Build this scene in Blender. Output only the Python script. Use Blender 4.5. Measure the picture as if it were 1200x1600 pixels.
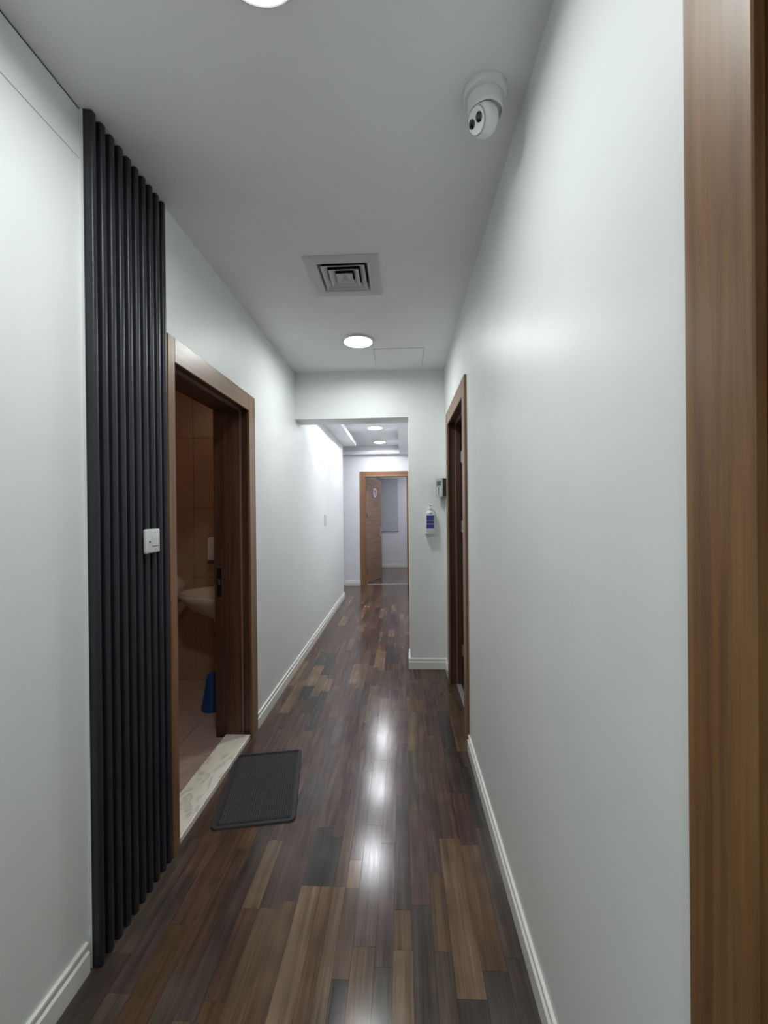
import bpy, bmesh, math, random
from mathutils import Vector, Matrix

# ------------------------------------------------------------------ clear
for o in list(bpy.data.objects):
    bpy.data.objects.remove(o, do_unlink=True)
S = bpy.context.scene
COL = S.collection
random.seed(11)

# ------------------------------------------------------------------ camera
H = 1.45
F_PX, YAW, PITCH, ROLL = 647.0, 0.0437, -0.003, -0.0096
Rv = Vector((math.cos(YAW), math.sin(YAW), 0)); Fv = Vector((-math.sin(YAW), math.cos(YAW), 0)); Uv = Vector((0, 0, 1))
Fv, Uv = Fv * math.cos(PITCH) + Uv * math.sin(PITCH), -Fv * math.sin(PITCH) + Uv * math.cos(PITCH)
Rv, Uv = Rv * math.cos(ROLL) + Uv * math.sin(ROLL), -Rv * math.sin(ROLL) + Uv * math.cos(ROLL)
cd = bpy.data.cameras.new('camera'); cam = bpy.data.objects.new('camera', cd); COL.objects.link(cam)
cd.sensor_fit = 'VERTICAL'; cd.sensor_height = 36.0; cd.sensor_width = 27.0
cd.lens = F_PX / 1600 * 36.0; cd.clip_start = 0.02; cd.clip_end = 60
cam.matrix_world = Matrix(((Rv.x, Uv.x, -Fv.x, 0), (Rv.y, Uv.y, -Fv.y, 0), (Rv.z, Uv.z, -Fv.z, H), (0, 0, 0, 1)))
S.camera = cam

# ------------------------------------------------------------------ world, exposure
W = bpy.data.worlds.new('world'); S.world = W; W.use_nodes = True
W.node_tree.nodes['Background'].inputs[0].default_value = (0.5, 0.55, 0.6, 1)
W.node_tree.nodes['Background'].inputs[1].default_value = 0.02
S.view_settings.view_transform = 'Standard'; S.view_settings.look = 'None'
S.view_settings.gamma = 1.0; S.view_settings.use_curve_mapping = False
S.view_settings.exposure = 0.34
LAMP = 104.0                    # radiance of the LED discs in the corridor
LAMP_FAR = 118.0                # in the hall beyond the opening
LAMP_COL = (0.95, 1.0, 0.985)
LAMP_COL_FAR = (0.92, 0.95, 1.0)

# ------------------------------------------------------------------ materials
def new_mat(name):
    m = bpy.data.materials.new(name); m.use_nodes = True
    nt = m.node_tree; b = nt.nodes['Principled BSDF']
    return m, nt, b
def N(nt, t, **kw):
    n = nt.nodes.new(t)
    for k, v in kw.items(): setattr(n, k, v)
    return n
def ramp(nt, stops):
    r = N(nt, 'ShaderNodeValToRGB'); e = r.color_ramp.elements
    e[0].position, e[0].color = stops[0][0], (*stops[0][1], 1)
    e[1].position, e[1].color = stops[-1][0], (*stops[-1][1], 1)
    for p, c in stops[1:-1]:
        x = e.new(p); x.color = (*c, 1)
    return r
def plain(name, col, rough=0.5, metal=0.0, bump=0.0, bscale=200, var=0.03, emit=None, spec=None, coat=0):
    m, nt, b = new_mat(name); L = nt.links.new
    g = N(nt, 'ShaderNodeNewGeometry')
    n = N(nt, 'ShaderNodeTexNoise'); n.inputs['Scale'].default_value = bscale * 0.05 + 1.5; n.inputs['Detail'].default_value = 3
    L(g.outputs['Position'], n.inputs['Vector'])
    lo = tuple(c * (1 - var) for c in col); hi = tuple(min(1, c * (1 + var)) for c in col)
    r = ramp(nt, [(0.35, lo), (0.65, hi)]); L(n.outputs['Fac'], r.inputs['Fac']); L(r.outputs['Color'], b.inputs['Base Color'])
    b.inputs['Roughness'].default_value = rough; b.inputs['Metallic'].default_value = metal
    if spec is not None: b.inputs['Specular IOR Level'].default_value = spec
    if coat: b.inputs['Coat Weight'].default_value = coat; b.inputs['Coat Roughness'].default_value = 0.15
    if bump:
        n2 = N(nt, 'ShaderNodeTexNoise'); n2.inputs['Scale'].default_value = bscale; n2.inputs['Detail'].default_value = 2
        L(g.outputs['Position'], n2.inputs['Vector'])
        bp = N(nt, 'ShaderNodeBump'); bp.inputs['Strength'].default_value = bump; bp.inputs['Distance'].default_value = 0.002
        L(n2.outputs['Fac'], bp.inputs['Height']); L(bp.outputs['Normal'], b.inputs['Normal'])
    if emit:
        b.inputs['Emission Color'].default_value = (*emit[0], 1); b.inputs['Emission Strength'].default_value = emit[1]
    return m
def wood(name, dark, mid, light, scale, rough=0.35):
    m, nt, b = new_mat(name); L = nt.links.new
    g = N(nt, 'ShaderNodeNewGeometry'); mp = N(nt, 'ShaderNodeMapping'); mp.inputs['Scale'].default_value = scale
    L(g.outputs['Position'], mp.inputs['Vector'])
    n = N(nt, 'ShaderNodeTexNoise'); n.inputs['Scale'].default_value = 1.0; n.inputs['Detail'].default_value = 5; n.inputs['Distortion'].default_value = 0.4
    L(mp.outputs['Vector'], n.inputs['Vector'])
    r = ramp(nt, [(0.28, dark), (0.5, mid), (0.72, light)]); L(n.outputs['Fac'], r.inputs['Fac'])
    mp2 = N(nt, 'ShaderNodeMapping'); mp2.inputs['Scale'].default_value = tuple(s * 5 for s in scale)
    L(g.outputs['Position'], mp2.inputs['Vector'])
    n2 = N(nt, 'ShaderNodeTexNoise'); n2.inputs['Scale'].default_value = 1.0; n2.inputs['Detail'].default_value = 3
    L(mp2.outputs['Vector'], n2.inputs['Vector'])
    r2 = ramp(nt, [(0.35, (0.82, 0.82, 0.82)), (0.6, (1, 1, 1))]); L(n2.outputs['Fac'], r2.inputs['Fac'])
    mx = N(nt, 'ShaderNodeMix', data_type='RGBA', blend_type='MULTIPLY'); mx.inputs[0].default_value = 1
    L(r.outputs['Color'], mx.inputs[6]); L(r2.outputs['Color'], mx.inputs[7]); L(mx.outputs[2], b.inputs['Base Color'])
    b.inputs['Roughness'].default_value = rough; b.inputs['Coat Weight'].default_value = 0.35; b.inputs['Coat Roughness'].default_value = 0.38
    bp = N(nt, 'ShaderNodeBump'); bp.inputs['Strength'].default_value = 0.12; bp.inputs['Distance'].default_value = 0.001
    L(n2.outputs['Fac'], bp.inputs['Height']); L(bp.outputs['Normal'], b.inputs['Normal'])
    return m
def plank_material(name, vcol):
    m, nt, b = new_mat(name); L = nt.links.new
    g = N(nt, 'ShaderNodeNewGeometry')
    if vcol:
        src = N(nt, 'ShaderNodeVertexColor', layer_name='Col'); col = src.outputs['Color']; off = None
    else:
        src = N(nt, 'ShaderNodeObjectInfo'); col = src.outputs['Color']; off = src.outputs['Random']
    vec = g.outputs['Position']
    if off is not None:
        ml = N(nt, 'ShaderNodeMath', operation='MULTIPLY'); ml.inputs[1].default_value = 37.0; L(off, ml.inputs[0])
        ad = N(nt, 'ShaderNodeVectorMath', operation='ADD'); L(vec, ad.inputs[0]); L(ml.outputs[0], ad.inputs[1]); vec = ad.outputs[0]
    mp = N(nt, 'ShaderNodeMapping'); mp.inputs['Scale'].default_value = (26, 1.6, 26); L(vec, mp.inputs['Vector'])
    n = N(nt, 'ShaderNodeTexNoise'); n.inputs['Scale'].default_value = 1; n.inputs['Detail'].default_value = 5; n.inputs['Distortion'].default_value = 0.9
    L(mp.outputs['Vector'], n.inputs['Vector'])
    r = ramp(nt, [(0.3, (0.68, 0.65, 0.63)), (0.5, (1.0, 1.0, 1.0)), (0.7, (1.34, 1.31, 1.27))]); L(n.outputs['Fac'], r.inputs['Fac'])
    mp2 = N(nt, 'ShaderNodeMapping'); mp2.inputs['Scale'].default_value = (190, 5, 190); L(vec, mp2.inputs['Vector'])
    n2 = N(nt, 'ShaderNodeTexNoise'); n2.inputs['Scale'].default_value = 1; n2.inputs['Detail'].default_value = 3
    L(mp2.outputs['Vector'], n2.inputs['Vector'])
    r2 = ramp(nt, [(0.35, (0.84, 0.83, 0.82)), (0.62, (1.08, 1.08, 1.08))]); L(n2.outputs['Fac'], r2.inputs['Fac'])
    n3 = N(nt, 'ShaderNodeTexNoise'); n3.inputs['Scale'].default_value = 7; n3.inputs['Detail'].default_value = 2; L(vec, n3.inputs['Vector'])
    r3 = ramp(nt, [(0.3, (0.78, 0.78, 0.8)), (0.7, (1.15, 1.12, 1.1))]); L(n3.outputs['Fac'], r3.inputs['Fac'])
    mp4 = N(nt, 'ShaderNodeMapping'); mp4.inputs['Scale'].default_value = (9, 0.8, 9); L(vec, mp4.inputs['Vector'])
    wv = N(nt, 'ShaderNodeTexWave', wave_type='RINGS', rings_direction='Z'); wv.inputs['Scale'].default_value = 0.8; wv.inputs['Distortion'].default_value = 9; wv.inputs['Detail'].default_value = 3; wv.inputs['Detail Scale'].default_value = 0.6
    L(mp4.outputs['Vector'], wv.inputs['Vector'])
    r4 = ramp(nt, [(0.1, (0.90, 0.88, 0.86)), (0.8, (1.04, 1.04, 1.03))]); L(wv.outputs['Fac'], r4.inputs['Fac'])
    cur = col
    for rr in (r, r2, r3, r4):
        mx = N(nt, 'ShaderNodeMix', data_type='RGBA', blend_type='MULTIPLY'); mx.inputs[0].default_value = 1
        L(cur, mx.inputs[6]); L(rr.outputs['Color'], mx.inputs[7]); cur = mx.outputs[2]
    L(cur, b.inputs['Base Color']); b.inputs['Specular IOR Level'].default_value = 0.38
    rr = ramp(nt, [(0.3, (0.145,) * 3), (0.7, (0.205,) * 3)]); L(n2.outputs['Fac'], rr.inputs['Fac']); L(rr.outputs['Color'], b.inputs['Roughness'])
    bp = N(nt, 'ShaderNodeBump'); bp.inputs['Strength'].default_value = 0.07; bp.inputs['Distance'].default_value = 0.0006
    L(n2.outputs['Fac'], bp.inputs['Height']); L(bp.outputs['Normal'], b.inputs['Normal'])
    return m
def marble_material():
    m, nt, b = new_mat('marble'); L = nt.links.new
    g = N(nt, 'ShaderNodeNewGeometry')
    mp = N(nt, 'ShaderNodeMapping'); mp.inputs['Scale'].default_value = (5, 2.2, 5); mp.inputs['Rotation'].default_value = (0, 0, 0.5)
    L(g.outputs['Position'], mp.inputs['Vector'])
    n = N(nt, 'ShaderNodeTexNoise'); n.inputs['Scale'].default_value = 2.2; n.inputs['Detail'].default_value = 8; n.inputs['Distortion'].default_value = 1.3
    L(mp.outputs['Vector'], n.inputs['Vector'])
    r = ramp(nt, [(0.38, (0.78, 0.73, 0.64)), (0.46, (0.60, 0.55, 0.48)), (0.50, (0.78, 0.74, 0.65)), (0.7, (0.84, 0.80, 0.72))]); L(n.outputs['Fac'], r.inputs['Fac'])
    L(r.outputs['Color'], b.inputs['Base Color']); b.inputs['Roughness'].default_value = 0.3
    return m
def mat_pile_material(ang):
    m, nt, b = new_mat('ribbed_pile'); L = nt.links.new
    g = N(nt, 'ShaderNodeNewGeometry'); mp = N(nt, 'ShaderNodeMapping'); mp.inputs['Rotation'].default_value = (0, 0, ang)
    L(g.outputs['Position'], mp.inputs['Vector'])
    w = N(nt, 'ShaderNodeTexWave', wave_type='BANDS', bands_direction='X'); w.inputs['Scale'].default_value = 28; w.inputs['Distortion'].default_value = 0.6; w.inputs['Detail'].default_value = 2
    L(mp.outputs['Vector'], w.inputs['Vector'])
    n = N(nt, 'ShaderNodeTexNoise'); n.inputs['Scale'].default_value = 160; n.inputs['Detail'].default_value = 3; L(g.outputs['Position'], n.inputs['Vector'])
    r = ramp(nt, [(0.1, (0.024, 0.022, 0.022)), (0.9, (0.058, 0.053, 0.050))]); L(w.outputs['Fac'], r.inputs['Fac'])
    r2 = ramp(nt, [(0.3, (0.6, 0.6, 0.6)), (0.7, (1.4, 1.38, 1.35))]); L(n.outputs['Fac'], r2.inputs['Fac'])
    mx = N(nt, 'ShaderNodeMix', data_type='RGBA', blend_type='MULTIPLY'); mx.inputs[0].default_value = 1
    L(r.outputs['Color'], mx.inputs[6]); L(r2.outputs['Color'], mx.inputs[7]); L(mx.outputs[2], b.inputs['Base Color'])
    b.inputs['Roughness'].default_value = 0.9
    bp = N(nt, 'ShaderNodeBump'); bp.inputs['Strength'].default_value = 0.6; bp.inputs['Distance'].default_value = 0.003
    L(w.outputs['Fac'], bp.inputs['Height']); L(bp.outputs['Normal'], b.inputs['Normal'])
    return m
def bottle_label_material():
    m, nt, b = new_mat('bottle_label'); L = nt.links.new
    g = N(nt, 'ShaderNodeNewGeometry'); sp = N(nt, 'ShaderNodeSeparateXYZ'); L(g.outputs['Position'], sp.inputs[0])
    mr = N(nt, 'ShaderNodeMapRange'); mr.inputs[1].default_value = 1.29; mr.inputs[2].default_value = 1.405; L(sp.outputs['Z'], mr.inputs[0])
    blue, navy, pale = (0.035, 0.045, 0.30), (0.03, 0.03, 0.14), (0.22, 0.24, 0.50)
    r = ramp(nt, [(0.0, blue), (0.26, blue), (0.27, pale), (0.36, pale), (0.37, navy), (0.55, navy), (0.56, pale), (0.62, pale), (0.63, navy), (0.72, navy), (0.73, blue), (1.0, navy)])
    r.color_ramp.interpolation = 'CONSTANT'
    L(mr.outputs[0], r.inputs['Fac']); L(r.outputs['Color'], b.inputs['Base Color']); b.inputs['Roughness'].default_value = 0.4
    return m

M = {}
M['wall'] = plain('wall_paint', (0.82, 0.842, 0.833), 0.44, spec=0.35, bump=0.05, bscale=60, var=0.012)
M['wall_far'] = plain('hall_wall_paint', (0.79, 0.80, 0.83), 0.42, bump=0.05, bscale=60, var=0.012)
M['ceil'] = plain('ceiling_paint', (0.86, 0.862, 0.89), 0.6, bump=0.05, bscale=60, var=0.012)
M['base'] = plain('skirting_paint', (0.82, 0.82, 0.78), 0.33, var=0.01)
M['wood'] = wood('walnut_upright', (0.125, 0.052, 0.016), (0.215, 0.102, 0.034), (0.29, 0.148, 0.058), (34, 34, 1.3), rough=0.42)
M['wood_x'] = wood('walnut_across_x', (0.125, 0.052, 0.016), (0.215, 0.102, 0.034), (0.29, 0.148, 0.058), (1.3, 34, 34))
M['wood_y'] = wood('walnut_across_y', (0.125, 0.052, 0.016), (0.215, 0.102, 0.034), (0.29, 0.148, 0.058), (34, 1.3, 34))
M['oak'] = wood('oak_upright', (0.17, 0.075, 0.030), (0.26, 0.125, 0.055), (0.34, 0.18, 0.085), (34, 34, 1.3))
M['oak_x'] = wood('oak_across', (0.17, 0.075, 0.030), (0.26, 0.125, 0.055), (0.34, 0.18, 0.085), (1.3, 34, 34))
M['leaf'] = wood('oak_leaf_across', (0.19, 0.10, 0.066), (0.29, 0.165, 0.11), (0.37, 0.22, 0.15), (2.0, 2.0, 26), rough=0.5)
M['wood_dark'] = wood('dark_walnut_upright', (0.048, 0.017, 0.008), (0.085, 0.033, 0.016), (0.125, 0.053, 0.026), (34, 34, 1.3), rough=0.45)
M['wood_dark_y'] = wood('dark_walnut_across', (0.048, 0.017, 0.008), (0.085, 0.033, 0.016), (0.125, 0.053, 0.026), (34, 1.3, 34), rough=0.45)
M['seal'] = plain('frame_seal', (0.25, 0.15, 0.11), 0.5)
M['black'] = plain('black_slat', (0.018, 0.019, 0.026), 0.42, bump=0.15, bscale=150, var=0.1)
M['backing'] = plain('black_backing', (0.006, 0.006, 0.008), 0.6)
M['marble'] = marble_material()
M['plank'] = plank_material('laminate_strip', False)
M['plank_far'] = plank_material('laminate_far', True)
M['screed'] = plain('floor_underlay', (0.03, 0.025, 0.022), 0.8)
M['rubber'] = plain('black_rubber', (0.022, 0.023, 0.025), 0.6, bump=0.3, bscale=400, var=0.1)
M['white'] = plain('white_plastic', (0.74, 0.74, 0.73), 0.3, var=0.01)
M['cctv'] = plain('cctv_plastic', (0.82, 0.83, 0.83), 0.35, var=0.01)
M['grey'] = plain('grey_plastic', (0.42, 0.45, 0.46), 0.4)
M['dgrey'] = plain('dark_grey_plastic', (0.07, 0.075, 0.08), 0.35)
M['blackp'] = plain('black_plastic', (0.008, 0.008, 0.010), 0.25)
M['glass'] = plain('lens_glass', (0.004, 0.004, 0.006), 0.05, coat=1)
M['vent'] = plain('vent_metal', (0.62, 0.63, 0.65), 0.4, var=0.01)
M['plenum'] = plain('duct_shade', (0.03, 0.03, 0.05), 0.8)  # near-black colour paints in the shade inside the duct
M['chrome'] = plain('brushed_steel', (0.62, 0.62, 0.63), 0.28, metal=1.0)
M['alu'] = plain('aluminium_strip', (0.60, 0.61, 0.63), 0.35, metal=0.6)
M['gasket'] = plain('hatch_shadow_gap', (0.42, 0.42, 0.43), 0.7)
M['lamp'] = plain('led_diffuser', (0.9, 0.9, 0.9), 0.5, var=0.0, emit=(LAMP_COL, LAMP))
M['lamp_far'] = plain('led_diffuser_far', (0.9, 0.9, 0.9), 0.5, var=0.0, emit=(LAMP_COL_FAR, LAMP_FAR))
M['lamp_room'] = plain('led_diffuser_room', (0.9, 0.9, 0.9), 0.5, var=0.0, emit=(LAMP_COL_FAR, 150.0))
M['lamp_wc'] = plain('bulb_warm', (0.9, 0.9, 0.9), 0.5, var=0.0, emit=((1.0, 0.64, 0.40), 18.0))
M['wctile'] = plain('brown_wall_tile', (0.42, 0.27, 0.19), 0.35, var=0.05)
M['wcfloor'] = plain('beige_floor_tile', (0.40, 0.29, 0.25), 0.4, var=0.06)
M['grout'] = plain('grout', (0.22, 0.15, 0.11), 0.8)
M['ceramic'] = plain('cream_ceramic', (0.72, 0.62, 0.52), 0.12, var=0.01, coat=0.5)
M['blue'] = plain('blue_plastic', (0.012, 0.075, 0.24), 0.35)
M['bottle'] = plain('bottle_plastic', (0.72, 0.74, 0.78), 0.3, var=0.01)
M['blabel'] = bottle_label_material()
M['blind'] = plain('blind_fabric', (0.50, 0.53, 0.58), 0.8, var=0.02)
M['sign'] = plain('sign_white', (0.82, 0.80, 0.85), 0.3, var=0.0)
M['purple'] = plain('sign_purple', (0.20, 0.05, 0.26), 0.35, var=0.0)
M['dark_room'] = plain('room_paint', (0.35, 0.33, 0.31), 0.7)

# ------------------------------------------------------------------ mesh helpers
def box(bm, x0, x1, y0, y1, z0, z1, bev=0.0, seg=1, mtx=None):
    v = [bm.verts.new((x, y, z)) for x in (x0, x1) for y in (y0, y1) for z in (z0, z1)]
    fs = [bm.faces.new([v[i] for i in q]) for q in ((0, 1, 3, 2), (4, 6, 7, 5), (0, 4, 5, 1), (2, 3, 7, 6), (0, 2, 6, 4), (1, 5, 7, 3))]
    if bev:
        es = list({e for f in fs for e in f.edges})
        r = bmesh.ops.bevel(bm, geom=es, offset=bev, segments=seg, profile=0.5, affect='EDGES')
        if mtx is not None:
            vs = {w for f in r['faces'] for w in f.verts}
            bmesh.ops.transform(bm, matrix=mtx, verts=list(vs))
    elif mtx is not None:
        bmesh.ops.transform(bm, matrix=mtx, verts=v)
def prism(bm, pts, a, b, fn):
    """closed 2-D outline swept from a to b; fn(u, v, t) -> world point"""
    A = [bm.verts.new(fn(u, v, a)) for u, v in pts]; B = [bm.verts.new(fn(u, v, b)) for u, v in pts]
    n = len(pts)
    for i in range(n):
        j = (i + 1) % n; bm.faces.new((A[i], A[j], B[j], B[i]))
    bm.faces.new(A[::-1]); bm.faces.new(B)
def lathe(bm, prof, mtx=Matrix.Identity(4), seg=40, cap=True):
    """profile of (radius, height) turned about the local Z"""
    rings = []
    for r, h in prof:
        if r < 1e-6: rings.append([bm.verts.new(mtx @ Vector((0, 0, h)))])
        else: rings.append([bm.verts.new(mtx @ Vector((r * math.cos(2 * math.pi * k / seg), r * math.sin(2 * math.pi * k / seg), h))) for k in range(seg)])
    for a, b in zip(rings, rings[1:]):
        for k in range(seg):
            l = (k + 1) % seg
            if len(a) == 1 and len(b) == 1: continue
            if len(a) == 1: bm.faces.new((a[0], b[k], b[l]))
            elif len(b) == 1: bm.faces.new((a[k], b[0], a[l]))
            else: bm.faces.new((a[k], b[k], b[l], a[l]))
    if cap:
        for rg in (rings[0], rings[-1]):
            if len(rg) > 1: bm.faces.new(rg)
def tube(bm, pts, rad, seg=10):
    pts = [Vector(p) for p in pts]; rings = []
    rr = rad if isinstance(rad, (list, tuple)) else [rad] * len(pts)
    for i, p in enumerate(pts):
        d = (pts[min(i + 1, len(pts) - 1)] - pts[max(i - 1, 0)]).normalized()
        a = d.orthogonal().normalized() if i == 0 else (pa - d * pa.dot(d)).normalized()
        pa = a; c = d.cross(a)
        rings.append([bm.verts.new(p + (a * math.cos(2 * math.pi * k / seg) + c * math.sin(2 * math.pi * k / seg)) * rr[i]) for k in range(seg)])
    for a, b in zip(rings, rings[1:]):
        for k in range(seg): bm.faces.new((a[k], a[(k + 1) % seg], b[(k + 1) % seg], b[k]))
    bm.faces.new(rings[0][::-1]); bm.faces.new(rings[-1])
WORLD = {}
def attach(o, parent):
    if parent is not None:
        o.parent = parent; o.matrix_parent_inverse = WORLD.get(parent.name, Matrix.Identity(4)).inverted()
def obj(name, bm, mat, parent=None, smooth=False, angle=35, label=None):
    bmesh.ops.recalc_face_normals(bm, faces=bm.faces[:])
    me = bpy.data.meshes.new(name); bm.to_mesh(me); bm.free()
    me.materials.append(M[mat] if isinstance(mat, str) else mat)
    if smooth:
        for p in me.polygons: p.use_smooth = True
        try: me.set_sharp_from_angle(angle=math.radians(angle))
        except Exception: pass
    o = bpy.data.objects.new(name, me); COL.objects.link(o); attach(o, parent)
    if label: o['label'] = label
    return o
def tag(o, label, cat, kind=None, group=None):
    o['label'] = label; o['category'] = cat
    if kind: o['kind'] = kind
    if group: o['group'] = group
    return o
def empty(name, loc, label, cat, kind=None, group=None):
    o = bpy.data.objects.new(name, None); COL.objects.link(o); o.location = loc; o.empty_display_size = 0.1
    WORLD[o.name] = Matrix.Translation(loc)
    return tag(o, label, cat, kind, group)
def B(*boxes, bev=0.0, seg=1):
    bm = bmesh.new()
    for b in boxes: box(bm, *b, bev=bev, seg=seg)
    return bm

# ------------------------------------------------------------------ dimensions
XLN, XL, XR = -1.012, -0.985, 0.394        # near left wall, left wall past the slats, right wall
ZC, ZF, ZT = 2.735, 2.545, 2.700           # corridor ceiling, hall border, hall tray
YB, YE, YE2 = -2.2, 3.80, 4.055            # back wall, end wall front and rear
XO, ZO = 0.064, 2.305                      # opening in the end wall
YL, YW = 6.90, 8.06                        # end of left wall, far wall
XWC = -1.212                                # washroom face of the left wall
D1 = (1.742, 2.606, 2.098)                 # left doorway: near, far, head
D2 = (2.622, 3.455, 2.160)                 # right doorway
D3 = (-0.42, 0.462, 2.120)                 # doorway beside the camera
D4 = (-0.715, 0.105, 2.115)                # far doorway (x range)

# ------------------------------------------------------------------ shell
def struct(name, bm, mat, label, cat):
    return tag(obj(name, bm, mat), label, cat, 'structure')
struct('wall_left', B((XWC, XLN, YB, 1.275, 0, ZC + .05), (XWC, -1.000, 1.275, 1.69, 0, ZC + .05), (XWC, XL, 1.69, D1[0] - .03, 0, ZC + .05),
       (XWC, XL, D1[1] + .03, YL, 0, ZC + .05), (XWC, XL, D1[0] - .03, D1[1] + .03, D1[2] + .03, ZC + .05)),
       'wall', 'pale green-white painted wall holding the washroom doorway', 'wall')
struct('wall_right', B((XR, XR + .2, YB, D3[0] - .03, 0, ZC + .05), (XR, XR + .2, D3[0] - .03, D3[1] + .03, D3[2] + .03, ZC + .05),
       (XR, XR + .2, D3[1] + .03, D2[0] - .03, 0, ZC + .05), (XR, XR + .2, D2[0] - .03, D2[1] + .03, D2[2] + .03, ZC + .05),
       (XR, XR + .2, D2[1] + .03, YW, 0, ZC + .05)),
       'wall', 'glossy pale green-white wall along the camera side of the corridor', 'wall')
struct('wall_end', B((XL, XR, YE, YE2, ZO, ZC + .05), (XO, XR, YE, YE2, 0, ZO)), 'wall',
       'pale cross wall and header with the opening into the hall', 'wall')
struct('wall_back', B((XWC, XR + .2, YB - .1, YB, 0, ZC + .05)), 'wall', 'pale wall closing the corridor at the camera end', 'wall')
struct('wall_far', B((-2.6, D4[0] - .03, YW, YW + .16, 0, ZC), (D4[1] + .03, XR + .2, YW, YW + .16, 0, ZC), (D4[0] - .03, D4[1] + .03, YW, YW + .16, D4[2] + .03, ZC)),
       'wall_far', 'bluish-white wall at the far end of the hall with a doorway', 'wall')
struct('wall_side', B((-2.7, -2.6, YL - .3, YW + .16, 0, ZC), (-2.6, XWC, YL - .1, YL, 0, ZC)), 'wall_far', 'bluish-white wall round the side bay of the hall', 'wall')
struct('wall_room', B((-1.7, 1.3, 10.62, 10.72, 0, ZC), (-1.8, -1.7, YW + .16, 10.72, 0, ZC), (1.2, 1.3, YW + .16, 10.72, 0, ZC)),
       'wall_far', 'bluish-white walls of the room beyond the far doorway', 'wall')
struct('ceiling_room', B((-1.8, 1.3, YW + .16, 10.72, 2.6, 2.7)), 'ceil', 'white ceiling of the room beyond the far doorway', 'ceiling')

# corridor ceiling with a square hole for the air diffuser
VX, VY, VH = -0.300, 2.263, 0.135
struct('ceiling', B((XWC, VX - VH, YB, YE, ZC, ZC + .04), (VX + VH, XR + .2, YB, YE, ZC, ZC + .04),
       (VX - VH, VX + VH, YB, VY - VH, ZC, ZC + .04), (VX - VH, VX + VH, VY + VH, YE, ZC, ZC + .04)),
       'ceil', 'flat grey-white ceiling over the near corridor', 'ceiling')
# hall ceiling: raised tray between dropped borders
cf = struct('ceiling_far', B((-2.7, XR + .2, YE2, YW, ZT, ZT + .08)), 'ceil', 'raised tray ceiling over the far hall', 'ceiling')
TXL, TXR, TYF = -0.765, -0.045, 7.93
LIPZ = ZF + .062
for a in ((XL, TXL, YE2, 6.95), (TXR, XR, YE2, YW), (-2.6, TXR, TYF, YW), (TXL, TXR, YE2, 4.35)):
    obj('border', B((a[0], a[1], a[2], a[3], ZF, LIPZ)), 'ceil', cf)
for a in ((XL, TXL - .06, YE2, 6.89), (TXR + .06, XR, YE2, YW), (-2.6, TXR + .06, TYF + .06, YW), (TXL - .06, TXR + .06, YE2, 4.29)):
    obj('riser', B((a[0], a[1], a[2], a[3], LIPZ, ZT)), 'ceil', cf)

# upper band on the near left wall
t = struct('trim_1', B((XLN - .002, XLN + .0008, YB, 1.272, 2.578, ZC)), 'wall', 'painted bulkhead band with fine seam above the near left wall', 'trim')
obj('seam', B((XLN, XLN + .0010, YB, 1.272, 2.5755, 2.578)), 'gasket', t)
obj('seam', B((XLN, XLN + .0020, YB, 1.272, ZC - .004, ZC)), 'dgrey', t)

# ------------------------------------------------------------------ floor: laminate strips, each a piece
floor = struct('floor', B((XWC + .005, XR + .25, YB, YW + .2, -.10, -.008), (-2.7, XWC + .005, YL - .1, YW + .2, -.10, -.008), (-1.8, 1.3, YW + .2, 10.72, -.10, -.008)), 'screed',
               'dark mixed-brown wood strip floor running down the corridor', 'floor')
def srgb(h):
    c = [int(h[i:i + 2], 16) / 255 for i in (0, 2, 4)]
    return tuple(x / 12.92 if x < .04045 else ((x + .055) / 1.055) ** 2.4 for x in c)
PAL = {'p': srgb('5f4a46'), 'q': srgb('65524d'), 'b': srgb('624e43'), 't': srgb('735f4d'), 'T': srgb('836c57'), 'd': srgb('4f4540'), 'k': srgb('45413f'),
       'r': srgb('69523f'), 'g': srgb('5b5148'), 'o': srgb('795c45')}
SEQ = 'pqbpqbtpdqkpbrgpqbdptqbkpqrb'
EDGES = [XLN + .002, -.905, -.832, -.737, -.668, -.602, -.538, -.47, -.402, -.327, -.278, -.232, -.178, -.102, -.043, .021, .092, .149, .238, .318, XR - .001]
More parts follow.
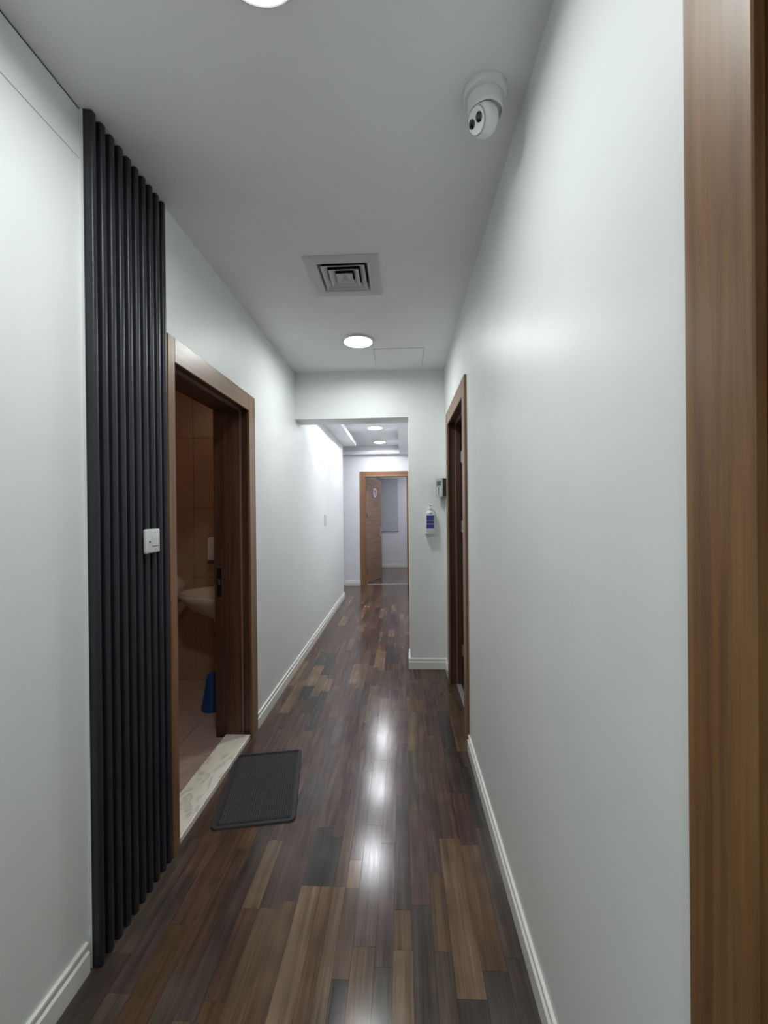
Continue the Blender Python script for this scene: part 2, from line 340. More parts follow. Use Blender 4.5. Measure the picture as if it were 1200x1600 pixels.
# strips seen in the photograph near the camera: column -> (from, to, tone)
FIX = {0: [(.95, 1.32, 'd'), (1.32, 1.80, 'g')], 1: [(.95, 1.21, 'g'), (1.21, 1.62, 'd'), (1.62, 2.0, 'b')], 2: [(.9, 1.42, 'r'), (1.42, 1.9, 'b')],
       3: [(.95, 1.27, 'g'), (1.27, 1.75, 'b'), (1.75, 2.3, 'r')], 4: [(.9, 1.15, 't'), (1.15, 1.83, 'd')], 5: [(.9, 1.2, 'r'), (1.2, 1.487, 'b'), (1.487, 1.80, 't'), (1.80, 2.3, 'p')],
       6: [(.95, 1.49, 't'), (1.49, 1.95, 'b'), (1.95, 2.3, 'd')], 7: [(.9, 1.52, 'r'), (1.52, 1.95, 'b')], 8: [(.9, 1.585, 'T'), (1.585, 1.88, 'k'), (1.88, 2.5, 'q')],
       9: [(.9, 1.585, 'o'), (1.585, 1.83, 'k'), (1.83, 2.4, 'p')], 10: [(.95, 1.585, 't'), (1.585, 1.92, 'r'), (1.92, 2.5, 'q')],
       11: [(.95, 1.27, 'd'), (1.27, 1.58, 'b'), (1.58, 1.71, 'T'), (1.71, 2.3, 'p')], 12: [(.95, 1.37, 'r'), (1.37, 1.9, 'q'), (1.9, 2.4, 'b')],
       13: [(.95, 1.31, 'd'), (1.31, 1.8, 'p'), (1.8, 2.5, 'q')], 14: [(.95, 1.362, 't'), (1.362, 1.50, 'r'), (1.50, 2.1, 'd')], 15: [(.95, 1.52, 'd'), (1.52, 2.0, 'p'), (2.0, 2.5, 'g')],
       16: [(.95, 1.362, 'g'), (1.362, 1.66, 'r'), (1.66, 2.3, 'q')], 17: [(.95, 1.232, 'd'), (1.232, 1.835, 'T'), (1.835, 2.4, 'b')],
       18: [(.95, 1.31, 'd'), (1.31, 1.80, 'r'), (1.80, 2.13, 'p'), (2.13, 2.53, 'd'), (2.53, 3.0, 'k')], 19: [(.95, 1.35, 'd'), (1.35, 1.9, 'd'), (1.9, 2.35, 'k'), (2.35, 2.5, 'd'), (2.5, 3.3, 't')]}
unit = bpy.data.meshes.new('floor_strip')
bm = bmesh.new(); box(bm, -.5, .5, -.5, .5, -1, 0); bmesh.ops.recalc_face_normals(bm, faces=bm.faces[:]); bm.to_mesh(unit); bm.free(); unit.materials.append(M['plank'])
GAP = .0007
FLOOR_TONE = .80
def strip(x0, x1, y0, y1, c):
    o = bpy.data.objects.new('floor_strip', unit); COL.objects.link(o)
    o.location = ((x0 + x1) / 2, (y0 + y1) / 2, 0); o.scale = (x1 - x0 - GAP, y1 - y0 - GAP, .008); o.color = (*c, 1); o.parent = floor
far_pieces = []
def jit(c):
    k = random.uniform(.86, 1.16) * FLOOR_TONE; return tuple(x * k for x in c)
for ci in range(len(EDGES) - 1):
    x0, x1 = EDGES[ci], EDGES[ci + 1]; y = .95
    for a, b, t in FIX.get(ci, []):
        strip(x0, x1, y, b, jit(PAL[t])); y = b
    while y < 5.2:
        ln = random.choice((.26, .32, .38, .45, .55)) * random.uniform(.9, 1.1)
        c = PAL[random.choice(SEQ)]
        if random.random() < .07: c = PAL['T']
        strip(x0, x1, y, y + ln, jit(c)); y += ln
    while y < YW + .15:
        ln = random.choice((.28, .36, .45, .55, .68)); far_pieces.append((x0, x1, y, min(y + ln, YW + .15), jit(PAL[random.choice(SEQ + 'TTt')]))); y += ln
    y = .95
    while y > YB:
        ln = random.choice((.36, .45, .55, .68)); far_pieces.append((x0, x1, max(y - ln, YB), y, jit(PAL[random.choice(SEQ)]))); y -= ln
def scatter(x0, x1, y0, y1):
    x = x0
    while x < x1 - .01:
        w = min(random.choice((.06, .075, .09)), x1 - x); y = y0
        while y < y1 - .01:
            ln = min(random.choice((.3, .45, .6)), y1 - y); far_pieces.append((x, x + w, y, y + ln, jit(PAL[random.choice(SEQ + 'Tt')]))); y += ln
        x += w
scatter(-2.6, XLN + .002, YL, YW); scatter(-1.7, 1.2, YW + .15, 10.62); scatter(XR, XR + .24, D2[0] - .03, D2[1] + .03); scatter(XR, XR + .24, D3[0], D3[1])
bm = bmesh.new(); cl = bm.loops.layers.color.new('Col')
for x0, x1, y0, y1, c in far_pieces:
    if y1 - y0 < .01: continue
    k = len(bm.faces); box(bm, x0 + GAP / 2, x1 - GAP / 2, y0 + GAP / 2, y1 - GAP / 2, -.008, 0); bm.faces.ensure_lookup_table()
    s = [max(0, min(1, x)) for x in c]; s = [12.92 * x if x < .0031308 else 1.055 * x ** (1 / 2.4) - .055 for x in s]
    for f in bm.faces[k:]:
        for l in f.loops: l[cl] = (*s, 1)
o = obj('distant_strips', bm, 'plank_far', floor); o['kind'] = 'stuff'

# ------------------------------------------------------------------ baseboards
PROF = [(0, 0), (.014, 0), (.014, .064), (.0075, .070), (.0075, .084), (.0105, .087), (.0095, .094), (.006, .096), (0, .096)]
def baseboard(name, label, runs):
    bm = bmesh.new()
    for ax, base, sgn, a, b in runs:
        if ax == 'x': prism(bm, PROF, a, b, lambda u, v, t: (base + sgn * u, t, v))
        else: prism(bm, PROF, a, b, lambda u, v, t: (t, base + sgn * u, v))
    return struct(name, bm, 'base', label, 'baseboard')
baseboard('baseboard_left', 'white moulded baseboard below the near left wall, ending at the black slats', [('x', XLN, 1, YB, 1.262)])
baseboard('baseboard_inner', 'long white moulded baseboard from the washroom door to the hall', [('x', XL, 1, 2.714, YL)])
baseboard('baseboard_right', 'long white moulded baseboard along the glossy right wall', [('x', XR, -1, .575, 2.513)])
baseboard('baseboard_end', 'short white baseboard wrapping the foot of the end wall stub', [('y', YE, -1, XO - .014, XR), ('x', XO, -1, YE, YE2), ('x', XR, -1, 3.566, YE - .006)])
baseboard('baseboard_far', 'short white baseboard at the far wall beside the oak door', [('y', YW, -1, -2.6, D4[0] - .108)])
baseboard('baseboard_room', 'white baseboard in the room beyond the far doorway', [('y', 10.62, -1, -1.7, 1.2)])

# ------------------------------------------------------------------ doorways
def doorway_x(name, label, base, sgn, d, outer, depth, steps, leafside=None, near_out=None):
    """doorway in a wall x = base, room side at sgn; d = (near, far, head)"""
    y0, y1, zh = d; w = outer; th = .015
    root = empty(name, (base, (y0 + y1) / 2, 0), label, 'door', 'structure')
    f = base + sgn * th
    def bx(xa, xb, *r): return (min(xa, xb), max(xa, xb), *r)
    no = y0 - w if near_out is None else near_out
    obj('casing', B(bx(base, f, no, y0, 0, zh + w), bev=.002), 'wood', root)
    obj('casing', B(bx(base, f, y1, y1 + w, 0, zh + w), bev=.002), 'wood', root)
    obj('head_casing', B(bx(base, f, y0 + .0005, y1 - .0005, zh, zh + w), bev=.002), 'wood_y', root)
    back = base - sgn * depth
    s1, s2 = base - sgn * steps[0], base - sgn * steps[1]
    # liner (recessed), stop (proud), and rebate (recessed) seen one behind the other
    r = .012
    for ya, yb, q in ((y0 - .03, y0, 1), (y1, y1 + .03, -1)):
        obj('jamb', B(bx(base, back, ya if q == 1 else ya + r, yb - r if q == 1 else yb, 0, zh + .028)), 'wood_dark', root)
        obj('stop', B(bx(s1, s2, (yb - r) if q == 1 else ya - .004, yb + .004 if q == 1 else ya + r, 0, zh - .002), bev=.0015), 'wood_dark', root)
        obj('seal', B(bx(s1, s1 + sgn * .006, (yb - r) if q == 1 else ya + .002, yb - .002 if q == 1 else ya + r, 0, zh)), 'seal', root)
    obj('head_jamb', B(bx(base, back, y0 - r, y1 + r, zh + r, zh + .03)), 'wood_dark_y', root)
    obj('head_stop', B(bx(s1, s2, y0 - r, y1 + r, zh - .004, zh + r), bev=.0015), 'wood_dark_y', root)
    obj('head_seal', B(bx(s1, s1 + sgn * .006, y0 - r, y1 + r, zh, zh + r)), 'seal', root)
    return root
d1 = doorway_x('door_1', 'walnut door frame of the washroom beside the black slats', XL, 1, D1, .106, -(XWC - XL), (.050, .152), near_out=1.692)
bm = B((-1.194, -1.166, D1[1] + .0085, D1[1] + .0125, .91, 1.09), bev=.001); obj('strike_plate', bm, 'blackp', d1, label='dark metal strike plate')
bm = B((-1.187, -1.173, D1[1] + .006, D1[1] + .0086, .985, 1.02)); obj('latch_slot', bm, 'dgrey', d1)

d2 = doorway_x('door_2', 'walnut door frame in the right wall near the corridor end, door opened inward', XR, -1, D2, .108, .2, (.055, .095))
# its leaf stands open into the dark room, hinged on the far jamb
lf = obj('door_leaf', B((.503, 1.262, D2[1] - .036, D2[1] + .004, .012, D2[2] - .008), bev=.002), 'wood', d2)
for z in (1.885, 1.315, .30):
    bm = bmesh.new(); lathe(bm, [(.0085, -.05), (.0085, .05)], Matrix.Translation((.497, D2[1] - .040, z)), 12)
    box(bm, .478, .512, D2[1] - .0385, D2[1] - .0355, z - .045, z + .045)
    obj('hinge', bm, 'chrome', d2, label='steel butt hinge')
obj('floor_strip_metal', B((.440, .478, D2[0], D2[1], 0, .004), bev=.0015), 'alu', d2, label='aluminium threshold strip')
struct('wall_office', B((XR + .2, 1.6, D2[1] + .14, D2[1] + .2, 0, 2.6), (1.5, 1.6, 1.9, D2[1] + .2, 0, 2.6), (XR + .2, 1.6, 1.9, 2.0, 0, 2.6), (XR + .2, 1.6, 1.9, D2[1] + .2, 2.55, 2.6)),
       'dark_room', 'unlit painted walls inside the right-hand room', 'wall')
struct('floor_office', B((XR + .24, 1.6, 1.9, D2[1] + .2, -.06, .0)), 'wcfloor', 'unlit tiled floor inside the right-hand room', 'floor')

d3 = doorway_x('door_3', 'large walnut door casing close to the camera at the frame edge', XR, -1, D3, .109, .2, (.055, .12))
obj('door_leaf', B((XR + .125, XR + .165, D3[0] - .01, D3[1] + .01, .012, D3[2]), bev=.002), 'wood', d3)  # unseen closed leaf, added to keep the light inside the corridor

# far doorway, in the wall y = YW
x0, x1, zh = D4; w = .105
d4 = empty('door_4', ((x0 + x1) / 2, YW, 0), 'orange-brown oak doorway at the far end with its leaf ajar', 'door', 'structure')
obj('casing', B((x0 - w, x0, YW - .016, YW, 0, zh + w), bev=.002), 'oak', d4)
obj('casing', B((x1, x1 + w, YW - .016, YW, 0, zh + w), bev=.002), 'oak', d4)
obj('head_casing', B((x0 + .0005, x1 - .0005, YW - .016, YW, zh, zh + w), bev=.002), 'oak_x', d4)
obj('jamb', B((x0 - .03, x0, YW, YW + .16, 0, zh + .028)), 'oak', d4)
obj('jamb', B((x1, x1 + .03, YW, YW + .16, 0, zh + .028)), 'oak', d4)
obj('head_jamb', B((x0, x1, YW, YW + .16, zh, zh + .03)), 'oak_x', d4)
obj('stop', B((x0, x0 + .014, YW + .05, YW + .11, 0, zh), bev=.0015), 'oak', d4)
obj('stop', B((x1 - .014, x1, YW + .05, YW + .11, 0, zh), bev=.0015), 'oak', d4)
obj('floor_strip_metal', B((x0, x1, YW + .06, YW + .095, 0, .006), bev=.002), 'alu', d4, label='pale metal threshold strip')
A = math.radians(71)
LM = Matrix.Translation((x0 + .012, YW + .150, 0)) @ Matrix.Rotation(A, 4, 'Z')     # local x along the leaf, -y faces the hall
bm = bmesh.new(); box(bm, 0, .79, 0, .04, .012, zh - .008, bev=.002); bm.transform(LM); leaf = obj('door_leaf', bm, 'leaf', d4, label='brown leaf with horizontal grain')
bm = bmesh.new(); box(bm, .705, .755, -.006, 0, .90, 1.10, bev=.002); tube(bm, [(.73, 0, 1.02), (.73, -.05, 1.02), (.70, -.055, 1.02), (.61, -.055, 1.02)], .010, 10); bm.transform(LM)
obj('handle', bm, 'chrome', leaf, smooth=True, label='steel lever handle')
for z in (1.90, 1.35, .25):
    bm = bmesh.new(); lathe(bm, [(.009, -.05), (.009, .05)], LM @ Matrix.Translation((-.004, -.008, z)), 10); obj('hinge', bm, 'dgrey', d4)
# number plate on the leaf
def rr(w, h, r, n=6):
    pts = []
    for cx, cz, a0 in ((w / 2 - r, h / 2 - r, 0), (-w / 2 + r, h / 2 - r, 90), (-w / 2 + r, -h / 2 + r, 180), (w / 2 - r, -h / 2 + r, 270)):
        for k in range(n + 1):
            a = math.radians(a0 + 90 * k / n); pts.append((cx + r * math.cos(a), cz + r * math.sin(a)))
    return pts
sg = empty('door_number_sign', LM @ Vector((.43, -.004, 1.74)), 'small white rounded plaque reading 1 in purple on the far door leaf', 'sign')
def on_leaf(u, v, t): return LM @ Vector((.43 + u, -t, 1.825 + v))
bm = bmesh.new(); prism(bm, rr(.17, .185, .06), .0005, .005, on_leaf); obj('plaque', bm, 'sign', sg)
bm = bmesh.new(); prism(bm, [(-.045, .035), (-.005, .060), (.022, .060), (.022, -.062), (-.010, -.062), (-.010, .026), (-.040, .012)], .005, .0065, on_leaf); obj('digit', bm, 'purple', sg)

# ------------------------------------------------------------------ washroom
struct('wall_washroom', B((-2.7, XWC, 3.5, 3.6, 0, 2.55), (-2.7, -2.6, 1.4, 3.6, 0, 2.55), (-2.7, XWC, 1.4, 1.5, 0, 2.55)), 'grout', 'dim brown tiled washroom wall seen through the doorway', 'wall')
ww = bpy.data.objects['wall_washroom']
for i in range(5):
    for j in range(5):
        xa = -2.6 + .27 * i; za = -.31 + .6 * j
        z0, z1 = max(za, .01), min(za + .6, 2.5)
        obj('tile', B((xa + .001, xa + .269, 3.49, 3.5, z0 + .001, z1 - .001), bev=.001), 'wctile', ww)
struct('ceiling_washroom', B((-2.7, XWC, 1.4, 3.6, 2.5, 2.6)), 'wctile', 'dim ceiling of the washroom', 'ceiling')
fw = struct('floor_washroom', B((-2.7, XWC, 1.4, 3.6, -.08, .002)), 'grout', 'pinkish beige tiled washroom floor beyond the marble sill', 'floor')
for i in range(5):
    for j in range(7):
        xa = -2.6 + .30 * i; ya = 1.5 + .30 * j
        obj('floor_tile', B((xa + .0012, min(xa + .2988, XWC), ya + .0012, min(ya + .2988, 3.49), .002, .010), bev=.001), 'wcfloor', fw)
for ya, yb in ((D1[0] + .006, 1.8), (1.8, 2.1), (2.1, 2.4), (2.4, D1[1] - .006)):
    obj('floor_tile', B((XWC + .001, -1.1412, ya + .001, yb - .001, -.004, .010), bev=.001), 'wcfloor', fw)
tag(obj('marble_threshold', B((-1.140, XL + .004, D1[0] + .006, D1[1] - .006, 0, .030), bev=.003, seg=2), 'marble'), 'veined cream marble sill across the washroom doorway', 'threshold')

bs = empty('wash_basin', (XWC - .2, 3.2, 0), 'cream ceramic pedestal basin in the dim washroom', 'basin')
def basin_ring(bm, k, z, cx=-1.34, ax=.405, ay=.285, n=40):
    vs = []
    for i in range(n):
        a = 2 * math.pi * i / n; x = cx + ax * k * math.cos(a); y = 3.20 + ay * k * math.sin(a)
        vs.append(bm.verts.new((min(x, XWC - .005), y, z)))
    return vs
def loft(bm, rings):
    for a, b in zip(rings, rings[1:]):
        n = len(a)
        for k in range(n): bm.faces.new((a[k], a[(k + 1) % n], b[(k + 1) % n], b[k]))
bm = bmesh.new()
rg = [basin_ring(bm, k, z) for k, z in ((.35, .62), (.55, .655), (.78, .71), (.95, .775), (1.0, .815), (.985, .828), (.95, .826), (.88, .79), (.70, .72), (.35, .685), (.05, .68))]
loft(bm, rg); bm.faces.new(rg[0]); bm.faces.new(rg[-1]); obj('bowl', bm, 'ceramic', bs, smooth=True, angle=60)
bm = bmesh.new(); rg = [basin_ring(bm, k, z, cx=-1.36, ax=.30, ay=.26) for k, z in ((.42, .010), (.40, .05), (.33, .25), (.33, .5), (.42, .63), (.5, .66))]
loft(bm, rg); bm.faces.new(rg[0]); bm.faces.new(rg[-1]); obj('pedestal', bm, 'ceramic', bs, smooth=True, angle=60)
bm = bmesh.new(); tube(bm, [(-1.285, 3.2, .82), (-1.285, 3.2, .92), (-1.32, 3.2, .945), (-1.40, 3.2, .925)], .014, 10); obj('tap', bm, 'chrome', bs, smooth=True)
sd = empty('soap_dispenser', (-1.58, 3.47, 1.02), 'white wall soap dispenser above the washroom basin', 'dispenser')
bm = bmesh.new(); box(bm, -1.636, -1.535, 3.40, 3.49, 1.045, 1.240, bev=.012, seg=3); obj('body', bm, 'white', sd, smooth=True)
bm = bmesh.new(); box(bm, -1.628, -1.543, 3.385, 3.48, 1.020, 1.044, bev=.006, seg=2); obj('push_bar', bm, 'dgrey', sd, smooth=True)
bm = bmesh.new(); lathe(bm, [(.012, 0), (.010, .03)], Matrix.Translation((-1.585, 3.41, .992)), 12); obj('spout', bm, 'grey', sd)
td = empty('paper_dispenser', (-1.99, 3.44, .76), 'round cream toilet-roll dispenser half hidden behind the door frame', 'dispenser')
RX = Matrix.Translation((-1.985, 3.49, .80)) @ Matrix.Rotation(math.radians(90), 4, 'X')
bm = bmesh.new(); lathe(bm, [(.115, 0), (.120, .015), (.120, .09), (.110, .115), (.08, .122), (0, .124)], RX, 40); obj('cover', bm, 'ceramic', td, smooth=True)
bm = bmesh.new(); lathe(bm, [(.02, .124), (.018, .130), (0, .130)], RX, 16); obj('lock', bm, 'grey', td)
tb = empty('brush_holder', (-1.405, 2.98, .01), 'blue cone-shaped plastic brush holder under the basin', 'brush')
bm = bmesh.new(); lathe(bm, [(.075, 0), (.078, .012), (.060, .10), (.040, .22), (.034, .25)], Matrix.Translation((-1.405, 2.98, .010)), 28); obj('holder', bm, 'blue', tb, smooth=True)
bm = bmesh.new(); lathe(bm, [(.022, .24), (.016, .262), (.012, .27), (0, .272)], Matrix.Translation((-1.405, 2.98, .010)), 14); obj('brush_handle', bm, 'blue', tb, smooth=True)
lp = empty('washroom_lamp', (-2.1, 2.3, 2.44), 'small warm ceiling lamp out of sight in the washroom', 'lamp')
bm = bmesh.new(); lathe(bm, [(.10, 2.5), (.10, 2.47), (0, 2.47)], Matrix.Translation((-2.1, 2.3, 0)), 24); obj('fitting', bm, 'white', lp)
bm = bmesh.new(); lathe(bm, [(.09, 2.469), (.08, 2.43), (0, 2.415)], Matrix.Translation((-2.1, 2.3, 0)), 24); obj('globe', bm, 'lamp_wc', lp)

# ------------------------------------------------------------------ black fluted panel
PY0, PY1, NS = 1.272, 1.688, 10
pn = empty('fluted_panel', (-.99, (PY0 + PY1) / 2, 0), 'tall black vertical slat panel beside the washroom door', 'wall panel')
obj('backing', B((-1.0, -.992, PY0 + .002, PY1, 0, ZC - .002)), 'backing', pn)
pitch = (PY1 - PY0) / NS; sw = pitch * .56; fr = -.9715
pts = [(-.9925, -sw / 2)]
for k in range(6):
    a = math.radians(90 * k / 5); pts.append((fr - .008 + .008 * math.sin(a), -sw / 2 + .008 - .008 * math.cos(a)))
for k in range(6):
    a = math.radians(90 * k / 5); pts.append((fr - .008 + .008 * math.cos(a), sw / 2 - .008 + .008 * math.sin(a)))
pts.append((-.9925, sw / 2))
bm = bmesh.new(); prism(bm, pts, 0.001, ZC - .004, lambda u, v, t: (u, v, t))
s0 = obj('slat', bm, 'black', pn, smooth=True, angle=40)
for k in range(NS):
    o = s0 if k == 0 else s0.copy()
    if k: COL.objects.link(o)
    o.location.y = PY0 + sw / 2 + .002 + k * (PY1 - PY0 - sw - .002) / (NS - 1)

# switch on the slats
sx = fr + .0005
ls = empty('light_switch', (sx, 1.557, 1.29), 'white fused switch plate mounted on the black slats', 'switch')
SWY, SWZ = 1.5535, 1.3425
bm = bmesh.new(); box(bm, sx, sx + .014, SWY - .044, SWY + .044, SWZ - .046, SWZ + .046, bev=.005, seg=3); obj('plate', bm, 'white', ls, smooth=True)
bm = bmesh.new(); box(bm, sx + .013, sx + .0175, SWY - .010, SWY + .032, SWZ - .019, SWZ + .016, bev=.002, seg=2); obj('rocker', bm, 'white', ls)
bm = bmesh.new(); box(bm, sx + .0138, sx + .0144, SWY - .012, SWY + .034, SWZ - .021, SWZ + .018); obj('rocker_gap', bm, 'grey', ls)
bm = bmesh.new(); box(bm, sx + .0138, sx + .0148, SWY - .027, SWY - .020, SWZ - .007, SWZ + .001, bev=.001); obj('indicator', bm, 'dgrey', ls, label='tiny dark indicator lamp')
for zz in (-.034, .032):
    bm = bmesh.new(); lathe(bm, [(.003, 0), (.003, .0008)], Matrix.Translation((sx + .0138, SWY + .012, SWZ + zz)) @ Matrix.Rotation(math.radians(90), 4, 'Y'), 12); obj('screw', bm, 'grey', ls)

# switch far along the left wall
w2 = empty('wall_switch', (XL, 5.26, 1.29), 'small white switch plate far along the left wall', 'switch')
bm = bmesh.new(); box(bm, XL, XL + .012, 5.20, 5.32, 1.287, 1.407, bev=.004, seg=2); obj('plate', bm, 'white', w2)
bm = bmesh.new(); box(bm, XL + .0115, XL + .0165, 5.235, 5.285, 1.315, 1.379, bev=.002); obj('rocker', bm, 'white', w2)
bm = bmesh.new(); box(bm, XL + .0118, XL + .0124, 5.232, 5.288, 1.312, 1.382); obj('rocker_gap', bm, 'grey', w2)

# ------------------------------------------------------------------ ceiling fittings
def downlight(x, y, z, mat, label, r=.105):
    d = empty('ceiling_downlight', (x, y, z - .012), label, 'light', group='LED disc lights')
    T = Matrix.Translation((x, y, z))
    bm = bmesh.new(); lathe(bm, [(r - .004, -.001), (r - .001, -.0155), (r + .003, -.0165), (r + .007, -.0145), (r + .018, 0), (r - .004, 0)], T, 48, cap=False); obj('trim_baffle', bm, 'white', d, smooth=True)  # ring lip deepened as an added baffle, cutting light at high angles
    bm = bmesh.new(); lathe(bm, [(r - .0045, -.001), (r - .006, -.0018), (r * .6, -.0022), (0, -.0024)], T, 48); obj('diffuser', bm, mat, d, smooth=True)
downlight(-.318, 3.110, ZC, 'lamp', 'round LED ceiling light between the air vent and the header')
downlight(-.322, .925, ZC, 'lamp', 'round LED ceiling light cut by the top edge of the photo')
downlight(-.322, -1.25, ZC, 'lamp', 'round LED ceiling light behind the camera')
downlight(-.392, 4.900, ZT, 'lamp_far', 'round LED light in the hall tray hidden behind the header')
downlight(-.392, 6.190, ZT, 'lamp_far', 'larger-looking of the two round LED lights in the hall tray')
downlight(-.392, 7.480, ZT, 'lamp_far', 'farther of the two round LED lights in the hall tray')
downlight(.45, 9.4, 2.6, 'lamp_room', 'round LED light in the room past the far door')

# square four-way air diffuser
vn = empty('air_vent', (VX, VY, ZC - .012), 'square white four-way air diffuser in the corridor ceiling', 'vent')
def square_ring(bm, prof):
    """prof: (half size, z) closed outline swept round a square"""
    rings = [[bm.verts.new((VX + sx_ * h, VY + sy_ * h, z)) for sx_, sy_ in ((-1, -1), (1, -1), (1, 1), (-1, 1))] for h, z in prof]
    for a, b in zip(rings, rings[1:] + rings[:1]):
        for k in range(4): bm.faces.new((a[k], a[(k + 1) % 4], b[(k + 1) % 4], b[k]))
bm = bmesh.new(); square_ring(bm, [(.195, ZC), (.195, ZC - .004), (.185, ZC - .008), (.140, ZC - .010), (.132, ZC - .006), (.118, ZC + .030), (.134, ZC + .030), (.134, ZC)]); obj('flange', bm, 'vent', vn)
for h in (.116, .080, .044):
    bm = bmesh.new(); square_ring(bm, [(h, ZC - .010), (h - .004, ZC - .010), (h - .030, ZC + .010), (h - .030, ZC + .012), (h, ZC - .008)]); obj('louvre', bm, 'vent', vn)
bm = bmesh.new(); square_ring(bm, [(.0335, ZC - .008), (.0335, ZC - .006), (.004, ZC + .014), (.002, ZC + .012), (.031, ZC - .008)]); obj('louvre', bm, 'vent', vn)
bm = bmesh.new()
for b in ((VX - .135, VX + .135, VY - .135, VY + .135, ZC + .16, ZC + .17), (VX - .145, VX - .135, VY - .145, VY + .145, ZC + .04, ZC + .17), (VX + .135, VX + .145, VY - .145, VY + .145, ZC + .04, ZC + .17),
          (VX - .135, VX + .135, VY - .145, VY - .135, ZC + .04, ZC + .17), (VX - .135, VX + .135, VY + .135, VY + .145, ZC + .04, ZC + .17)): box(bm, *b)
obj('plenum', bm, 'plenum', vn)

# access hatch
HX0, HX1, HY0, HY1 = -.218, .190, 3.285, 3.68
ht = empty('access_hatch', ((HX0 + HX1) / 2, (HY0 + HY1) / 2, ZC - .003), 'flush square access hatch in the ceiling by the header', 'hatch')
obj('panel', B((HX0 + .004, HX1 - .004, HY0 + .004, HY1 - .004, ZC - .003, ZC - .0002), bev=.0008), 'ceil', ht)
for b in ((HX0, HX0 + .004, HY0, HY1), (HX1 - .004, HX1, HY0, HY1), (HX0 + .004, HX1 - .004, HY0, HY0 + .004), (HX0 + .004, HX1 - .004, HY1 - .004, HY1)):
    obj('seam', B((*b, ZC - .0008, ZC)), 'gasket', ht)

# turret security camera
CX, CY = .268, 1.292
cc = empty('security_camera', (CX, CY, 2.60), 'white turret security camera on the ceiling near the right wall', 'camera')
T = Matrix.Translation((CX, CY, ZC))
bm = bmesh.new(); lathe(bm, [(.066, 0), (.067, -.004), (.0665, -.016), (.063, -.021), (.054, -.0225), (0, -.0225)], T, 56); obj('base', bm, 'cctv', cc, smooth=True)
bm = bmesh.new(); lathe(bm, [(.053, -.0225), (.0545, -.026), (.0545, -.044), (.053, -.058), (.0505, -.066), (.0485, -.068), (.0475, -.062), (.0475, -.05), (.0, -.045)], T, 56); obj('collar', bm, 'cctv', cc, smooth=True)
n = Vector((-.76, -.42, -.42)).normalized()
Cb = Vector((CX - .006, CY - .006, ZC - .090)); Rb = .0440
zax = n; xax = Vector((0, 0, 1)).cross(n).normalized(); yax = zax.cross(xax)
BMx = Matrix(((xax.x, yax.x, zax.x, Cb.x), (xax.y, yax.y, zax.y, Cb.y), (xax.z, yax.z, zax.z, Cb.z), (0, 0, 0, 1)))
prof = [(Rb * math.sin(math.radians(a)), Rb * math.cos(math.radians(a))) for a in range(180, 48, -6)]
prof[0] = (0, -Rb)
bm = bmesh.new(); lathe(bm, prof + [(.0335, .0322), (.0325, .0345), (0, .0345)], BMx, 48); eye = obj('eyeball', bm, 'cctv', cc, smooth=True, angle=30)
bm = bmesh.new(); lathe(bm, [(.0355, .030), (.0362, .031), (.0362, .0325), (.0350, .0335)], BMx, 48, cap=False); obj('face_ring', bm, 'grey', eye, smooth=True)
for du, dv, r, nm in ((-.0165, .003, .0122, 'infrared_window'), (.0145, .0, .0128, 'lens')):
    bm = bmesh.new(); lathe(bm, [(r, .0340), (r, .0358), (r * .8, .0365), (0, .0368)], BMx @ Matrix.Translation((du, dv, 0)), 28); obj(nm, bm, 'glass', eye, smooth=True)
bm = bmesh.new(); lathe(bm, [(.0055, .0366), (.0055, .0372), (0, .0374)], BMx @ Matrix.Translation((.0145, .0, 0)), 20); obj('lens_iris', bm, 'dgrey', eye)

# ------------------------------------------------------------------ on the end wall
sb = empty('sanitizer_bottle', (.252, YE - .035, 1.245), 'white pump bottle with blue label hung on the end wall', 'bottle')
bx_, by_ = .252, YE - .042
bm = bmesh.new(); box(bm, bx_ - .042, bx_ + .042, by_ - .026, by_ + .026, 1.250, 1.430, bev=.012, seg=3)
obj('body', bm, 'bottle', sb, smooth=True)
bm = bmesh.new(); lathe(bm, [(.034, 1.424), (.028, 1.440), (.016, 1.450), (0, 1.450)], Matrix.Translation((bx_, by_, 0)), 28); obj('shoulder', bm, 'bottle', sb, smooth=True)
obj('label', B((bx_ - .034, bx_ + .032, by_ - .0272, by_ - .0262, 1.288, 1.404)), 'blabel', sb, label='blue printed label')
bm = bmesh.new(); lathe(bm, [(.017, 1.447), (.018, 1.450), (.018, 1.470), (.013, 1.474), (.006, 1.476), (.006, 1.498)], Matrix.Translation((bx_, by_, 0)), 24); obj('collar', bm, 'white', sb, smooth=True)
bm = bmesh.new(); lathe(bm, [(.012, 1.496), (.014, 1.500), (.013, 1.510), (0, 1.512)], Matrix.Translation((bx_, by_, 0)), 20)
tube(bm, [(bx_, by_, 1.504), (bx_ + .012, by_ - .028, 1.504), (bx_ + .015, by_ - .038, 1.497)], [.006, .005, .004], 10); obj('pump_head', bm, 'white', sb, smooth=True)
bk = obj('wall_bracket', B((bx_ - .03, bx_ + .03, YE - .0155, YE, 1.27, 1.44), (bx_ - .046, bx_ + .046, by_ - .029, YE, 1.243, 1.2495), bev=.001), 'white', sb)

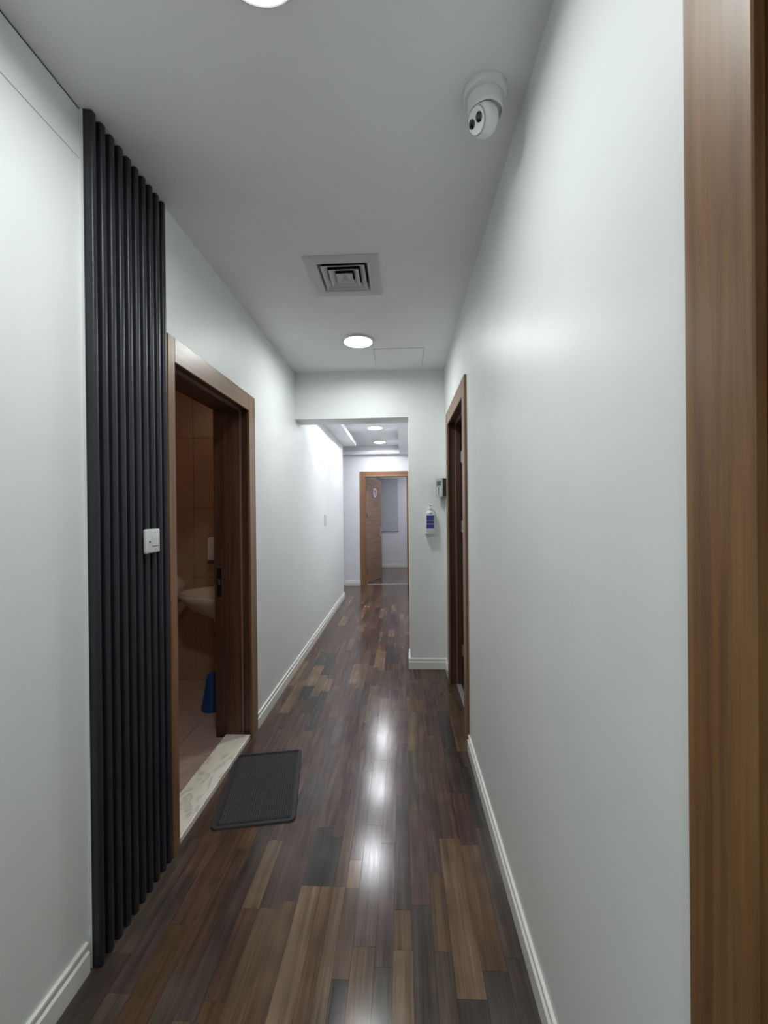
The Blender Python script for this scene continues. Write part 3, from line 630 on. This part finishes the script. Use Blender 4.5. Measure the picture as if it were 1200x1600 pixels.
# access reader in the corner by the right door
rd = empty('access_reader', (.37, 3.70, 1.575), 'grey-fronted black access reader in the corner beside the right door', 'reader')
RA, RB = Vector((.317, 3.757)), Vector((.359, 3.652))
z0, z1 = 1.572, 1.730
bm = bmesh.new(); prism(bm, [(RA.x, RA.y), (RB.x, RB.y), (XR, RB.y + .014), (XR, 3.797), (RA.x + .03, 3.797)], z0, z1, lambda u, v, t: (u, v, t)); obj('body', bm, 'blackp', rd)
dn = (RB - RA).normalized(); nn = Vector((dn.y, -dn.x)); nn = nn if nn.x < 0 else -nn
def on_reader(s, o_): p = RA + dn * s + nn * o_; return (p.x, p.y)
def reader_part(name, s0_, s1_, za, zb, o0, o1, mat):
    bm = bmesh.new(); prism(bm, [on_reader(s0_, o0), on_reader(s1_, o0), on_reader(s1_, o1), on_reader(s0_, o1)], za, zb, lambda u, v, t: (u, v, t)); return obj(name, bm, mat, rd)
LL = (RB - RA).length
reader_part('front_plate', -.002, LL + .001, z0 - .002, z1 + .002, 0, .010, 'grey')
reader_part('screen', .018, LL - .018, 1.668, 1.708, .010, .0112, 'dgrey')
for j in range(3):
    for k in range(3):
        reader_part('key', .022 + k * .024, .038 + k * .024, 1.592 + j * .022, 1.607 + j * .022, .010, .012, 'dgrey' if k == 1 else 'white')

# ------------------------------------------------------------------ door mat
c = [Vector((-1.000, 2.428)), Vector((-.632, 2.495)), Vector((-.510, 1.906)), Vector((-.882, 1.832))]
mid = sum(c, Vector((0, 0))) / 4
ux = ((c[1] - c[0]) + (c[2] - c[3])).normalized(); ang = math.atan2(ux.y, ux.x)
MW, ML = .385, .590
MT = Matrix.Translation((mid.x, mid.y, 0)) @ Matrix.Rotation(ang, 4, 'Z')
dm = empty('door_mat', (mid.x, mid.y, 0), 'dark grey ribbed door mat with rubber rim by the marble sill', 'mat')
def mat_slab(name, w, h, r, z0, z1, mat, inset=0.0):
    bm = bmesh.new(); o_ = rr(w, h, r, 8); i_ = rr(w - inset * 2, h - inset * 2, max(r - inset, .005), 8)
    rings = [[bm.verts.new(MT @ Vector((u, v, z))) for u, v in P] for P, z in ((o_, z0), (o_, z0 + (z1 - z0) * .5), (i_, z1))]
    loft(bm, rings); bm.faces.new(rings[0]); bm.faces.new(rings[-1]); return obj(name, bm, mat, dm)
def mat_frame(name, w, h, r, wd, z0, z1, mat):
    bm = bmesh.new(); P = [rr(w, h, r, 8), rr(w - .006, h - .006, r - .003, 8), rr(w - 2 * wd, h - 2 * wd, max(r - wd, .004), 8), rr(w - 2 * wd, h - 2 * wd, max(r - wd, .004), 8)]
    rings = [[bm.verts.new(MT @ Vector((u, v, z))) for u, v in p] for p, z in zip(P, (z0, z1, z1, z0))]
    loft(bm, rings + rings[:1]); return obj(name, bm, mat, dm)
mat_slab('base', MW, ML, .028, .0005, .004, 'rubber', .004)
mat_frame('rim', MW, ML, .028, .016, .003, .0085, 'rubber')
mat_frame('inner_rib', MW - .046, ML - .046, .014, .006, .003, .0085, 'rubber')
mat_slab('pile', MW - .062, ML - .062, .010, .004, .0085, mat_pile_material(-ang), .002)

# ------------------------------------------------------------------ blind in the far room
bl = empty('roller_blind', (-.312, 10.6, .93), 'pale grey roller blind with a steel bottom bar in the far room', 'blind')
obj('fabric', B((-.56, -.105, 10.598, 10.602, .945, 2.26)), 'blind', bl)
obj('cassette', B((-.58, -.09, 10.565, 10.62, 2.26, 2.33), bev=.006, seg=2), 'white', bl)
bm = bmesh.new(); tube(bm, [(-.575, 10.598, .935), (-.09, 10.598, .935)], .014, 12); obj('bottom_bar', bm, 'chrome', bl, smooth=True)
